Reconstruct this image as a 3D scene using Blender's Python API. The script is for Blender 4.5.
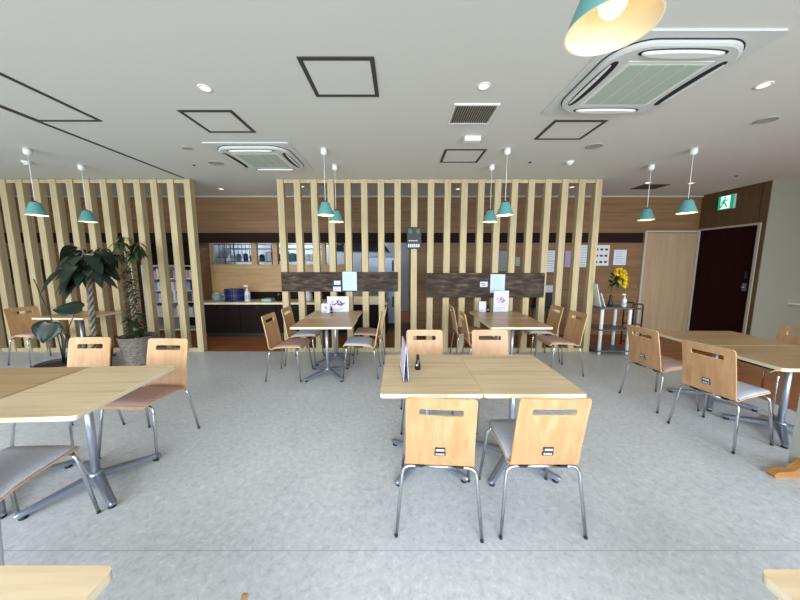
import bpy, bmesh, math, random
from mathutils import Vector, Matrix
random.seed(7)
PI = math.pi
S = bpy.context.scene
col = S.collection
ORD = 'zeroth first second third fourth fifth sixth seventh eighth ninth tenth eleventh twelfth thirteenth fourteenth fifteenth sixteenth'.split()
for o in list(bpy.data.objects): bpy.data.objects.remove(o)

# ---------------------------------------------------------------- camera
cam_d = bpy.data.cameras.new('camera'); cam = bpy.data.objects.new('camera', cam_d); col.objects.link(cam)
cam_d.sensor_width = 36; cam_d.lens = 36*300/800; cam_d.clip_start = .02
cam.location = (0, 0, 1.5); cam.rotation_euler = (math.radians(90-7.2), 0, 0)
S.camera = cam
# ---------------------------------------------------------------- exposure, world, daylight
S.view_settings.view_transform = 'Standard'; S.view_settings.look = 'None'
S.view_settings.gamma = 1; S.view_settings.use_curve_mapping = False
S.view_settings.exposure = 0.0
W = bpy.data.worlds.new('world'); S.world = W; W.use_nodes = True
W.node_tree.nodes['Background'].inputs[0].default_value = (.66, .82, 1, 1)
W.node_tree.nodes['Background'].inputs[1].default_value = 1.0
def area(name, loc, rot, sx, sy, power, color):
    l = bpy.data.lights.new(name, 'AREA'); l.shape = 'RECTANGLE'; l.size = sx; l.size_y = sy
    l.energy = power; l.color = color
    o = bpy.data.objects.new(name, l); col.objects.link(o); o.location = loc; o.rotation_euler = rot
    return o
DAY = (.91, .965, 1)
area('daylight_front', (-.3, -1.36, 1.40), (PI/2-.22, 0, 0), 14.0, 2.1, 410, DAY).data.spread = math.radians(112)      # glazed front behind the camera
area('daylight_side', (-8.3, .6, 1.45), (PI/2, 0, -PI/2), 4.6, 2.2, 25, DAY)       # glazed side on the left
def lamp_point(name, loc, power, color, r=.03, spot=None):
    l = bpy.data.lights.new(name, 'SPOT' if spot else 'POINT'); l.energy = power; l.color = color; l.shadow_soft_size = r
    if spot: l.spot_size = math.radians(spot); l.spot_blend = .7
    o = bpy.data.objects.new(name, l); col.objects.link(o); o.location = loc
    return o
WARM = (1, .78, .5)

# ---------------------------------------------------------------- materials
def lin(c): return tuple(((x/255)/12.92 if x/255 <= .04045 else ((x/255+.055)/1.055)**2.4) for x in c)+(1,)
def mat(name, c, rough=.5, metal=0, spec=.5, emit=None, es=0, trans=0, ior=1.45):
    m = bpy.data.materials.new(name); m.use_nodes = True; b = m.node_tree.nodes['Principled BSDF']
    b.inputs['Base Color'].default_value = lin(c); b.inputs['Roughness'].default_value = rough
    b.inputs['Metallic'].default_value = metal; b.inputs['Specular IOR Level'].default_value = spec
    if emit: b.inputs['Emission Color'].default_value = lin(emit); b.inputs['Emission Strength'].default_value = es
    if trans: b.inputs['Transmission Weight'].default_value = trans; b.inputs['IOR'].default_value = ior
    return m
def nodes(m):
    nt = m.node_tree; return nt, nt.nodes, nt.links, nt.nodes['Principled BSDF']
def ramp(nt, stops):
    r = nt.nodes.new('ShaderNodeValToRGB')
    while len(r.color_ramp.elements) < len(stops): r.color_ramp.elements.new(.5)
    for e, (p, c) in zip(r.color_ramp.elements, stops): e.position = p; e.color = lin(c)
    return r
def grainmat(name, stops, scale, rough=.45, distort=.6, detail=6, bump=0, rnd=True, nscale=1.0, spec=.4):
    """wood/fabric like streaks: noise in object space squeezed by scale=(x,y,z)"""
    m = mat(name, stops[0][1], rough, spec=spec); nt, N, L, b = nodes(m)
    tc = N.new('ShaderNodeTexCoord'); mp = N.new('ShaderNodeMapping'); mp.inputs['Scale'].default_value = scale
    L.new(tc.outputs['Object'], mp.inputs[0])
    if rnd:
        oi = N.new('ShaderNodeObjectInfo'); mu = N.new('ShaderNodeMath'); mu.operation = 'MULTIPLY'; mu.inputs[1].default_value = 40
        L.new(oi.outputs['Random'], mu.inputs[0]); L.new(mu.outputs[0], mp.inputs['Location'])
    n = N.new('ShaderNodeTexNoise'); n.inputs['Scale'].default_value = nscale; n.inputs['Detail'].default_value = detail
    n.inputs['Distortion'].default_value = distort; L.new(mp.outputs[0], n.inputs[0])
    r = ramp(nt, stops); L.new(n.outputs[0], r.inputs[0]); L.new(r.outputs[0], b.inputs['Base Color'])
    if bump:
        bp = N.new('ShaderNodeBump'); bp.inputs['Strength'].default_value = bump; bp.inputs['Distance'].default_value = .002
        L.new(n.outputs[0], bp.inputs['Height']); L.new(bp.outputs[0], b.inputs['Normal'])
    return m
M = {}
M['beech'] = grainmat('beech plywood', [(.3, (172,131,90)), (.5, (183,143,102)), (.7, (193,154,114))], (22, 22, 1.6), .35, .8)
M['plyedge'] = grainmat('plywood edge', [(.4, (196,158,110)), (.6, (226,196,150))], (3, 3, 160), .6)
M['ash'] = grainmat('pale ash laminate', [(.25, (190,164,130)), (.42, (211,186,150)), (.58, (222,199,164)), (.75, (203,177,141))], (1.1, 17, 17), .33, .25, 4)
M['oakdark'] = grainmat('oak laminate', [(.25, (158,126,90)), (.42, (176,145,107)), (.58, (187,157,119)), (.75, (168,137,99))], (1.1, 17, 17), .33, .25, 4)
M['ashedge'] = grainmat('pale edge band', [(.4, (222,208,178)), (.6, (234,222,194))], (4, 4, 60), .5)
M['pine'] = grainmat('pine post', [(.3, (172,155,118)), (.5, (184,168,131)), (.68, (194,178,143)), (.8, (154,132,94))], (24, 24, 1.3), .6, 1.2, 5)
M['chrome'] = mat('chromed steel', (205,207,212), .16, 1)
M['alu'] = mat('silver painted steel', (150,160,178), .33, .75)
M['alucol'] = mat('satin steel column', (180,188,202), .36, .75)
M['black'] = mat('black plastic', (22,22,24), .5)
M['white'] = mat('white plastic', (228,230,226), .45)
M['offwhite'] = mat('off white plastic', (205,208,204), .5)
M['dark'] = mat('dark recess', (28,28,28), .7)
M['groove'] = mat('dark anodised groove', (62,58,54), .55)
def fabric(name, c):
    d = tuple(int(x*.86) for x in c)
    return grainmat(name, [(.35, d), (.65, c)], (190, 190, 190), .95, 0, 3, .25, spec=.15)
M['mauve'] = fabric('mauve seat fabric', (190,156,150))
M['greyblue'] = fabric('grey seat fabric', (200,206,220))
M['pinkf'] = fabric('pink seat fabric', (222,184,176))
M['charcoal'] = fabric('charcoal seat fabric', (62,62,68))
# ceiling: fine wallpaper texture
M['ceiling'] = mat('ceiling paper', (212,211,204), .9, spec=.2)
nt, N, L, b = nodes(M['ceiling']); n = N.new('ShaderNodeTexNoise'); n.inputs['Scale'].default_value = 160; tc = N.new('ShaderNodeTexCoord')
L.new(tc.outputs['Object'], n.inputs[0]); bp = N.new('ShaderNodeBump'); bp.inputs['Strength'].default_value = .15; bp.inputs['Distance'].default_value = .002
L.new(n.outputs[0], bp.inputs['Height']); L.new(bp.outputs[0], b.inputs['Normal'])
# vinyl floor
M['vinyl'] = mat('mottled grey vinyl floor', (160,162,163), .34, spec=.45)
nt, N, L, b = nodes(M['vinyl']); tc = N.new('ShaderNodeTexCoord')
n1 = N.new('ShaderNodeTexNoise'); n1.inputs['Scale'].default_value = 1.6; n1.inputs['Detail'].default_value = 5; n1.inputs['Distortion'].default_value = .6
n2 = N.new('ShaderNodeTexNoise'); n2.inputs['Scale'].default_value = 26; n2.inputs['Detail'].default_value = 10; n2.inputs['Roughness'].default_value = .75; n2.inputs['Distortion'].default_value = .5
L.new(tc.outputs['Object'], n1.inputs[0]); L.new(tc.outputs['Object'], n2.inputs[0])
r1 = ramp(nt, [(.3, (182,187,192)), (.7, (205,209,213))]); r2 = ramp(nt, [(.34, (148,155,161)), (.46, (188,194,199)), (.56, (203,208,212)), (.66, (233,236,238))])
L.new(n1.outputs[0], r1.inputs[0]); L.new(n2.outputs[0], r2.inputs[0])
mx = N.new('ShaderNodeMixRGB'); mx.inputs[0].default_value = .52; L.new(r1.outputs[0], mx.inputs[1]); L.new(r2.outputs[0], mx.inputs[2])
# sheet seams every 1.82 m along Y, aligned to the one near the chairs
sp = N.new('ShaderNodeSeparateXYZ'); L.new(tc.outputs['Object'], sp.inputs[0])
ad = N.new('ShaderNodeMath'); ad.operation = 'ADD'; ad.inputs[1].default_value = -1.393+18.2*2; L.new(sp.outputs['Y'], ad.inputs[0])
mo = N.new('ShaderNodeMath'); mo.operation = 'MODULO'; mo.inputs[1].default_value = 3.64; L.new(ad.outputs[0], mo.inputs[0])
lt = N.new('ShaderNodeMath'); lt.operation = 'LESS_THAN'; lt.inputs[1].default_value = .004; L.new(mo.outputs[0], lt.inputs[0])
mx2 = N.new('ShaderNodeMixRGB'); mx2.inputs[2].default_value = lin((150,156,162)); L.new(lt.outputs[0], mx2.inputs[0]); L.new(mx.outputs[0], mx2.inputs[1])
L.new(mx2.outputs[0], b.inputs['Base Color'])
rr = N.new('ShaderNodeMapRange'); rr.inputs['To Min'].default_value = .26; rr.inputs['To Max'].default_value = .46
L.new(n2.outputs[0], rr.inputs[0]); L.new(rr.outputs[0], b.inputs['Roughness'])
def plankmat(name, stops, bw, bh, mortar, axis='XZ', rough=.5, msize=.004, streak=(1.2, 20, 20)):
    """horizontal boards: brick texture for the board joints and tone + streaked grain"""
    m = mat(name, stops[0][1], rough, spec=.3); nt, N, L, b = nodes(m)
    tc = N.new('ShaderNodeTexCoord'); s = N.new('ShaderNodeSeparateXYZ'); c = N.new('ShaderNodeCombineXYZ')
    L.new(tc.outputs['Object'], s.inputs[0]); L.new(s.outputs[axis[0]], c.inputs[0]); L.new(s.outputs[axis[1]], c.inputs[1])
    bt = N.new('ShaderNodeTexBrick'); bt.inputs['Scale'].default_value = 1; bt.inputs['Brick Width'].default_value = bw
    bt.inputs['Row Height'].default_value = bh; bt.inputs['Mortar Size'].default_value = msize; bt.offset = .37
    bt.inputs['Color1'].default_value = (.93, .93, .93, 1); bt.inputs['Color2'].default_value = (1.04, 1.04, 1.04, 1); bt.inputs['Mortar'].default_value = (.66, .66, .66, 1)
    L.new(c.outputs[0], bt.inputs['Vector'])
    mp = N.new('ShaderNodeMapping'); mp.inputs['Scale'].default_value = streak; L.new(tc.outputs['Object'], mp.inputs[0])
    n = N.new('ShaderNodeTexNoise'); n.inputs['Scale'].default_value = 1; n.inputs['Detail'].default_value = 5; n.inputs['Distortion'].default_value = .4
    L.new(mp.outputs[0], n.inputs[0]); r = ramp(nt, stops); L.new(n.outputs[0], r.inputs[0])
    mx = N.new('ShaderNodeMixRGB'); mx.blend_type = 'MULTIPLY'; mx.inputs[0].default_value = 1
    L.new(r.outputs[0], mx.inputs[1]); L.new(bt.outputs[0], mx.inputs[2]); L.new(mx.outputs[0], b.inputs['Base Color'])
    return m
M['wallwood'] = plankmat('brown timber wall boards', [(.3, (118,88,59)), (.5, (127,96,66)), (.7, (136,104,74))], 2.4, .155, 0)
M['floorwood'] = plankmat('orange brown wood floor', [(.3, (140,84,48)), (.5, (158,98,58)), (.7, (172,112,70))], 1.8, .09, 0, 'XY', .4)
M['panelwood'] = grainmat('light timber panel', [(.3, (176,142,98)), (.5, (186,152,108)), (.7, (195,162,120))], (1.5, 20, 20), .5)
M['doorwood'] = grainmat('light oak door', [(.3, (158,134,106)), (.5, (165,141,112)), (.7, (172,148,119))], (16, 16, 1.0), .5)
M['olivewood'] = grainmat('dull brown wall cladding', [(.4, (92,70,45)), (.6, (99,76,50))], (16, 16, 1.5), .6)
M['band'] = mat('dark brown lintel board', (34,20,14), .7, spec=.15)
M['maroon'] = grainmat('dark maroon door', [(.4, (30,4,6)), (.6, (36,7,9))], (9, 9, 1), .6, spec=.12)
M['greywall'] = mat('grey green wall paper', (138,135,121), .9, spec=.2)
M['cabinet'] = mat('black brown cabinet', (27,17,14), .6, spec=.12)
M['frame'] = mat('pale door frame', (176,168,156), .5)
M['rustic'] = plankmat('dark weathered board', [(.3, (38,30,26)), (.48, (60,50,43)), (.62, (82,70,60)), (.8, (128,106,88))], 5, .5, 0, 'XZ', .75, .0, (5, 16, 20))
M['teal'] = mat('teal enamel', (92,154,152), .45)
M['tealnear'] = M['teal']
M['shadein'] = mat('cream shade inside', (246,230,196), .6)
M['bulb'] = mat('lamp bulb', (255,240,210), .4, emit=(255,226,170), es=1.6)
M['downlens'] = mat('downlight lens', (255,244,224), .4, emit=(255,226,190), es=2.2)
M['paper'] = mat('white paper', (208,214,224), .7)
M['bluepaper'] = mat('pale blue paper', (190,212,236), .6)
M['leaf'] = grainmat('dark green leaf', [(.35, (16,30,24)), (.65, (28,48,34))], (14, 14, 14), .38, rnd=True, spec=.5)
M['leaf2'] = grainmat('mid green leaf', [(.35, (30,46,28)), (.65, (60,78,42))], (14, 14, 14), .42)
M['bark'] = grainmat('grey brown bark', [(.35, (92,84,72)), (.65, (140,130,112))], (30, 30, 12), .85, bump=.4)
M['rattan'] = grainmat('grey wicker', [(.35, (84,78,72)), (.65, (136,128,120))], (20, 20, 90), .8, bump=.5)
M['soil'] = mat('potting soil', (58,44,34), .95)
M['terra'] = mat('red brown pot', (110,52,38), .6)
M['slatepot'] = mat('blue grey pot', (86,92,108), .5)
M['steel'] = mat('stainless steel', (120,130,142), .35, .8)
M['kwall'] = mat('kitchen wall panel', (196,206,214), .5)
M['yellow'] = mat('yellow petal', (232,200,30), .6)
M['navy'] = mat('navy plastic', (36,44,104), .45)
M['green'] = mat('exit sign green', (0,150,100), .5, emit=(20,190,130), es=.6)
M['exitwhite'] = mat('exit sign lit white', (240,255,250), .5, emit=(225,255,245), es=1.0)
M['screenpanel'] = mat('grey fabric partition', (176,178,170), .85)
M['woodfoot'] = grainmat('varnished foot', [(.35, (170,118,66)), (.65, (196,144,88))], (2, 18, 18), .4)
M['glass'] = mat('clear glass', (240,248,250), .03, trans=1)
M['clear'] = mat('clear plastic', (235,240,245), .08, trans=.9)
M['filter'] = mat('green grey filter mesh', (176,190,176), .7)

# ---------------------------------------------------------------- mesh helpers
class MB:
    def __init__(s): s.bm = bmesh.new(); s.mi = 0
    def _v(s, vs):
        for v in vs:
            for f in v.link_faces: f.material_index = s.mi
    def box(s, x0, x1, y0, y1, z0, z1, bev=0, seg=2):
        r = bmesh.ops.create_cube(s.bm, size=1)['verts']
        bmesh.ops.scale(s.bm, verts=r, vec=(x1-x0, y1-y0, z1-z0)); bmesh.ops.translate(s.bm, verts=r, vec=((x0+x1)/2, (y0+y1)/2, (z0+z1)/2))
        s._v(r)
        if bev:
            es = list({e for v in r for e in v.link_edges})
            o = bmesh.ops.bevel(s.bm, geom=es, offset=bev, segments=seg, affect='EDGES', profile=.5)
            for f in o['faces']: f.material_index = s.mi
        return s
    def lathe(s, prof, n=28, c=(0, 0, 0), cap=True):
        rings = []
        for r, z in prof:
            rings.append([s.bm.verts.new((c[0]+r*math.cos(2*PI*i/n), c[1]+r*math.sin(2*PI*i/n), c[2]+z)) for i in range(n)])
        fs = []
        for a, b2 in zip(rings, rings[1:]):
            for i in range(n): fs.append(s.bm.faces.new((a[i], a[(i+1) % n], b2[(i+1) % n], b2[i])))
        if cap:
            if prof[0][0] > 1e-4: fs.append(s.bm.faces.new(rings[0][::-1]))
            if prof[-1][0] > 1e-4: fs.append(s.bm.faces.new(rings[-1]))
        for f in fs: f.material_index = s.mi; f.smooth = True
        return s
    def tube(s, pts, r, n=10, r1=None, cap=True):
        pts = [Vector(p) for p in pts]; rings = []; up = None
        for i, p in enumerate(pts):
            t = (pts[min(i+1, len(pts)-1)]-pts[max(i-1, 0)]).normalized()
            if up is None: up = t.orthogonal().normalized()
            up = (up-t*up.dot(t)).normalized(); w = t.cross(up)
            rad = r if r1 is None else r+(r1-r)*i/(len(pts)-1)
            rings.append([s.bm.verts.new(p+rad*(math.cos(2*PI*k/n)*up+math.sin(2*PI*k/n)*w)) for k in range(n)])
        fs = []
        for a, b2 in zip(rings, rings[1:]):
            for k in range(n): fs.append(s.bm.faces.new((a[k], a[(k+1) % n], b2[(k+1) % n], b2[k])))
        if cap: fs.append(s.bm.faces.new(rings[0][::-1])); fs.append(s.bm.faces.new(rings[-1]))
        for f in fs: f.material_index = s.mi; f.smooth = True
        return s
    def prism(s, poly, z0, z1, M4=None, side=None):
        """extrude a 2-D polygon (x, y) from z0 to z1, then transform"""
        a = [s.bm.verts.new((x, y, z0)) for x, y in poly]; b2 = [s.bm.verts.new((x, y, z1)) for x, y in poly]
        f1 = s.bm.faces.new(a[::-1]); f2 = s.bm.faces.new(b2); f1.material_index = f2.material_index = s.mi
        for i in range(len(poly)):
            f = s.bm.faces.new((a[i], a[(i+1) % len(poly)], b2[(i+1) % len(poly)], b2[i])); f.material_index = s.mi if side is None else side
        if M4: bmesh.ops.transform(s.bm, matrix=M4, verts=a+b2)
        return s
    def quad(s, *p):
        f = s.bm.faces.new([s.bm.verts.new(q) for q in p]); f.material_index = s.mi; return s
    def build(s, name, mats, parent=None, smooth=None):
        bmesh.ops.recalc_face_normals(s.bm, faces=s.bm.faces[:])
        me = bpy.data.meshes.new(name); s.bm.to_mesh(me); s.bm.free()
        for m in (mats if isinstance(mats, (list, tuple)) else [mats]): me.materials.append(m)
        o = bpy.data.objects.new(name, me); col.objects.link(o)
        if parent: o.parent = parent
        if smooth:
            for f in me.polygons: f.use_smooth = True
            try: me.set_sharp_from_angle(angle=math.radians(smooth))
            except Exception: pass
        return o
def rrect(w, h, r, n=6, cx=0, cy=0):
    p = []
    for (sx, sy, a0) in ((1, 1, 0), (-1, 1, PI/2), (-1, -1, PI), (1, -1, 3*PI/2)):
        for i in range(n+1):
            a = a0+PI/2*i/n; p.append((cx+sx*(w/2-r)+r*math.cos(a), cy+sy*(h/2-r)+r*math.sin(a)))
    return p
def bez(pts, r=.03, n=5):
    """round the corners of a polyline"""
    pts = [Vector(p) for p in pts]; out = [pts[0]]
    for i in range(1, len(pts)-1):
        a, b2, c = pts[i-1], pts[i], pts[i+1]; d = min(r, (a-b2).length*.49, (c-b2).length*.49)
        p0 = b2+(a-b2).normalized()*d; p1 = b2+(c-b2).normalized()*d
        for k in range(n+1):
            t = k/n; out.append(p0*(1-t)**2+b2*2*t*(1-t)+p1*t*t)
    out.append(pts[-1]); return out
def tag(o, label=None, cat=None, group=None, kind=None):
    if label: o['label'] = label
    if cat: o['category'] = cat
    if group: o['group'] = group
    if kind: o['kind'] = kind
    return o
def empty(name, loc=(0, 0, 0), rz=0):
    o = bpy.data.objects.new(name, None); col.objects.link(o); o.location = loc; o.rotation_euler = (0, 0, rz); o.empty_display_size = .1; return o
def kids(o): return [c for c in bpy.data.objects if c.parent == o]
def copy_tree(o, parent=None):
    c = o.copy(); col.objects.link(c)
    if parent: c.parent = parent
    for ch in kids(o): copy_tree(ch, c)
    return c
def struct(o): o['kind'] = 'structure'; return o
def sbox(name, m, *a): return struct(MB().box(*a).build(name, m))

# ================================================================= SETTING
CH = 2.8
YB = 6.12          # face of the timber back wall
DX = 5.96          # face of the wall with the maroon door
# floor: vinyl in the dining area, boards beyond the screens and by the entrance
m = MB()
def fl(x0, x1, y0, y1, mi): m.mi = mi; m.box(x0, x1, y0, y1, -.1, 0)
fl(-8.6, 4.0, -1.5, 4.93, 0); fl(-8.6, 9.1, 4.93, 10.2, 1); fl(4.0, 9.1, -1.5, 4.93, 1)
struct(m.build('floor', [M['vinyl'], M['floorwood']]))
sbox('ceiling', M['ceiling'], -8.6, 9.1, -1.5, 10.2, CH, CH+.12)
sbox('wall_left', M['greywall'], -8.7, -8.6, -1.5, 10.2, 0, CH)
sbox('wall_right', M['greywall'], 9.1, 9.2, -1.5, 5.1, 0, CH)
# glazed front behind the camera: sill, head, piers
m = MB(); m.box(-8.7, 9.2, -1.62, -1.5, 0, .25); m.box(-8.7, 9.2, -1.62, -1.5, 2.62, CH)
for x in (-8.6, -4.4, 0, 4.4, 8.9): m.box(x, x+.2, -1.62, -1.5, .25, 2.62)
struct(m.build('wall_back', M['greywall']))
for i, (a, b2) in enumerate(((-8.4, -4.4), (-4.2, 0), (.2, 4.4), (4.6, 8.9))):
    m = MB(); m.box(a, b2, -1.59, -1.53, .25, .30); m.box(a, b2, -1.59, -1.53, 2.57, 2.62); m.box((a+b2)/2-.03, (a+b2)/2+.03, -1.59, -1.53, .30, 2.57)
    struct(m.build('window_%d' % (i+1), M['alu']))
# front wall (facing the camera)
m = MB()
m.box(-8.6, DX, YB, YB+.12, 2.08, CH)
m.box(.26, DX, YB, YB+.12, 0, 2.08)
m.box(-8.6, -5.55, YB, YB+.12, 0, 2.08)
m.box(-4.22, -4.08, 6.08, 6.55, 0, 2.08)
struct(m.build('wall_front', M['wallwood']))
# recessed wall behind the counter with serving openings
m = MB()
zt, zb = 1.90, 1.45
m.box(-4.08, -1.04, 6.5, 6.58, 0, zb); m.box(-4.08, -1.04, 6.5, 6.58, zt, 2.3)
xs = [-3.97, -4.02, -3.19, -3.07, -2.73, -2.63, -2.18, -2.06, -1.68, -1.6, -1.2, -1.04]
m.box(-4.08, -4.05, 6.5, 6.58, zb, zt)
for a, b2 in ((-3.19, -3.07), (-2.73, -2.63), (-2.18, -2.06), (-1.68, -1.6), (-1.2, -1.04)): m.box(a, b2, 6.5, 6.58, zb, zt)
struct(m.build('wall_recess', M['panelwood']))
# ceiling strip over the recess soffit
sbox('trim_1', M['band'], -8.6, 4.84, YB-.05, YB, 1.885, 2.075)
sbox('trim_2', M['frame'], -8.6, DX, YB-.025, YB, 2.765, 2.795)
# alcove left of pillar and kitchen shell
sbox('wall_alcove', M['cabinet'], -5.55, -4.22, 6.75, 6.8, 0, 2.1)
sbox('wall_alcove', M['wallwood'], -5.63, -5.55, YB+.12, 6.8, 0, 2.1)
sbox('wall_kitchen', M['kwall'], -4.2, 1.2, 9.2, 9.3, 0, CH)
sbox('wall_kitchen', M['kwall'], -4.25, -4.15, 6.8, 9.3, 0, CH)
sbox('wall_kitchen', M['wallwood'], .26, .34, YB+.12, 9.3, 0, CH)
sbox('trim_3', M['panelwood'], -4.08, -.2, 6.2, 6.5, 2.09, 2.13)
# entrance wall at right angles, with the maroon door
m = MB(); m.box(DX, DX+.12, 5.10, 5.12, 0, CH); m.box(DX-.001, DX+.03, 5.0, 5.11, 0, CH); m.box(DX, DX+.12, 5.06, YB+.12, 2.15, CH)
struct(m.build('wall_entrance', M['olivewood']))
sbox('wall_grey', M['greywall'], DX, 9.1, 4.99, 5.1, 0, CH)
m = MB(); m.box(DX+.03, DX+.08, 5.10, 6.10, 0, 2.115)
d = struct(m.build('door_1', M['maroon']))
m = MB(); m.box(DX-.015, DX+.06, 5.06, 5.10, 0, 2.15); m.box(DX-.015, DX+.06, 6.095, 6.115, 0, 2.15); m.box(DX-.015, DX+.06, 5.10, 6.095, 2.115, 2.15)
m.build('door_frame', M['frame'], d)
m = MB(); m.box(DX+.0, DX+.03, 5.16, 5.22, 1.0, 1.14, .006); m.tube([(DX+.03, 5.19, 1.07), (DX-.035, 5.19, 1.07)], .022, 14)
tag(m.build('door_handle', M['steel'], d), 'steel knob on a square plate')
m = MB(); m.box(DX, DX+.03, 5.17, 5.21, 1.22, 1.34, .006); m.build('door_lock', M['black'], d)
# light oak sliding door on the timber wall
m = MB(); m.box(4.91, 5.925, YB-.03, YB-.002, 0, 2.07)
d = struct(m.build('door_2', M['doorwood']))
m = MB(); m.box(4.87, 4.91, YB-.05, YB-.002, 0, 2.12); m.box(5.925, 5.944, YB-.05, YB-.002, 0, 2.12); m.box(4.91, 5.925, YB-.05, YB-.002, 2.085, 2.12)
m.build('door_frame', M['frame'], d)
# dark slot window in the timber wall on the left
m = MB(); m.box(-7.95, -6.95, YB-.02, YB-.002, 1.06, 1.56)
struct(m.build('window_5', M['dark']))
# ceiling joints
def groove(n, x0, x1, y0, y1): sbox('trim_%d' % n, M['groove'], x0, x1, y0, y1, CH-.004, CH+.001)
groove(4, -3.385, -3.345, -1.4, 4.87)
# ================================================================= SLATTED SCREENS
def screen(name, x_right, n, label):
    """n square posts 264 mm apart, the last one's right side at x_right, with head rail and floor rail"""
    root = empty(name, (x_right, 4.95, 0)); tag(root, label, 'screen')
    for i in range(n):
        m = MB(); m.box(-.05, .05, -.05, .05, 0, CH-.006, .003, 1); p = m.build('post', M['pine'], root); p.location = (-.05-i*.264, 0, 0)
    L2 = n*.264-.17
    for nm, z0, z1 in (('head_rail', CH-.062, CH-.010), ('floor_rail', .0, .06)):
        m = MB(); m.box(-.05-(n-1)*.264, -.05, -.03, .03, z0, z1)
        m.build(nm, M['pine'], root)
    return root
screen('slatted_screen', 3.18, 20, 'long floor to ceiling screen of pine posts in the middle of the room')
screen('slatted_screen', -3.30, 20, 'pine post screen on the left behind the potted plants')
# dark boards fixed across the middle screen
def board(x0, x1, z0, z1, label):
    o = MB().box(x0, x1, 4.862, 4.898, z0, z1, .003, 1).build('backing_board', M['rustic']); return tag(o, label, 'board')
board(-1.925, -.035, 1.025, 1.34, 'dark weathered board on the posts behind the left back table')
board(.435, 2.345, .925, 1.325, 'taller dark weathered board on the posts behind the right back table')
def sheet(name, x0, x1, z0, z1, Y, m, label, cat, t=.004, group=None):
    o = MB().box(x0, x1, Y-t, Y, z0, z1).build(name, m); tag(o, label, cat, group); return o
def lines(o, x0, x1, z0, z1, Y, n, c=(110,130,160), w=.003, seed=1, name='print'):
    rnd = random.Random(seed); m = MB()
    for i in range(n):
        z = z1-(i+.5)*(z1-z0)/n; a = x0+(x1-x0)*rnd.uniform(0, .12); b2 = x1-(x1-x0)*rnd.uniform(0, .35)
        m.box(a, b2, Y-.0015, Y, z-w/2, z+w/2)
    k = bpy.data.materials.get('ink%s' % (c,)) or mat('ink%s' % (c,), c, .8)
    return m.build(name, k, o)
YS = 4.862
o = sheet('notice', -.93, -.70, 1.04, 1.345, YS, M['bluepaper'], 'pale blue notice pinned to the left dark board', 'notice'); lines(o, -.91, -.74, 1.07, 1.31, YS-.004, 9)
o = sheet('small_card', -1.07, -.965, 1.135, 1.20, YS, M['paper'], 'upper small card on the left dark board', 'card'); lines(o, -1.06, -.98, 1.145, 1.19, YS-.004, 3)
o = sheet('small_card', -1.085, -.96, 1.03, 1.105, YS, M['paper'], 'lower small card on the left dark board', 'card'); lines(o, -1.07, -.98, 1.04, 1.10, YS-.004, 3, (60,60,70))
o = sheet('notice', 1.465, 1.70, 1.0, 1.305, YS, M['bluepaper'], 'pale blue notice pinned to the right dark board', 'notice'); lines(o, 1.49, 1.66, 1.03, 1.28, YS-.004, 9, seed=2)
o = sheet('small_card', 1.30, 1.42, 1.10, 1.185, YS, M['paper'], 'small white card on the right dark board', 'card'); lines(o, 1.31, 1.40, 1.115, 1.17, YS-.004, 2, (60,80,80), .012)
# display on a post
root = empty('wall_display', (.225, 4.88, 1.71)); tag(root, 'black digital display with green and white figures on a post', 'display')
MB().box(-.115, .115, -.03, .018, 0, .34, .006).build('housing', M['black'], root)
gm = mat('green led', (60,110,60), .5, emit=(70,130,60), es=.25)
for sx in (-1, 1):
    m = MB(); m.box(sx*.062-.006, sx*.062+.006, -.034, -.03, .245, .31)
    for k in range(3): m.box(sx*.062-.03, sx*.062+.03, -.033, -.03, .245+k*.022, .255+k*.022)
    m.build('green_figure', gm, root)
m = MB()
for k in range(5): m.box(-.085+k*.03, -.068+k*.03, -.033, -.03, .12, .135)
for k in range(6): m.box(-.095+k*.032, -.075+k*.032, -.033, -.03, .025, .075)
m.build('white_figures', mat('white led', (200,205,215), .5, emit=(200,205,215), es=.35), root)

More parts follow.
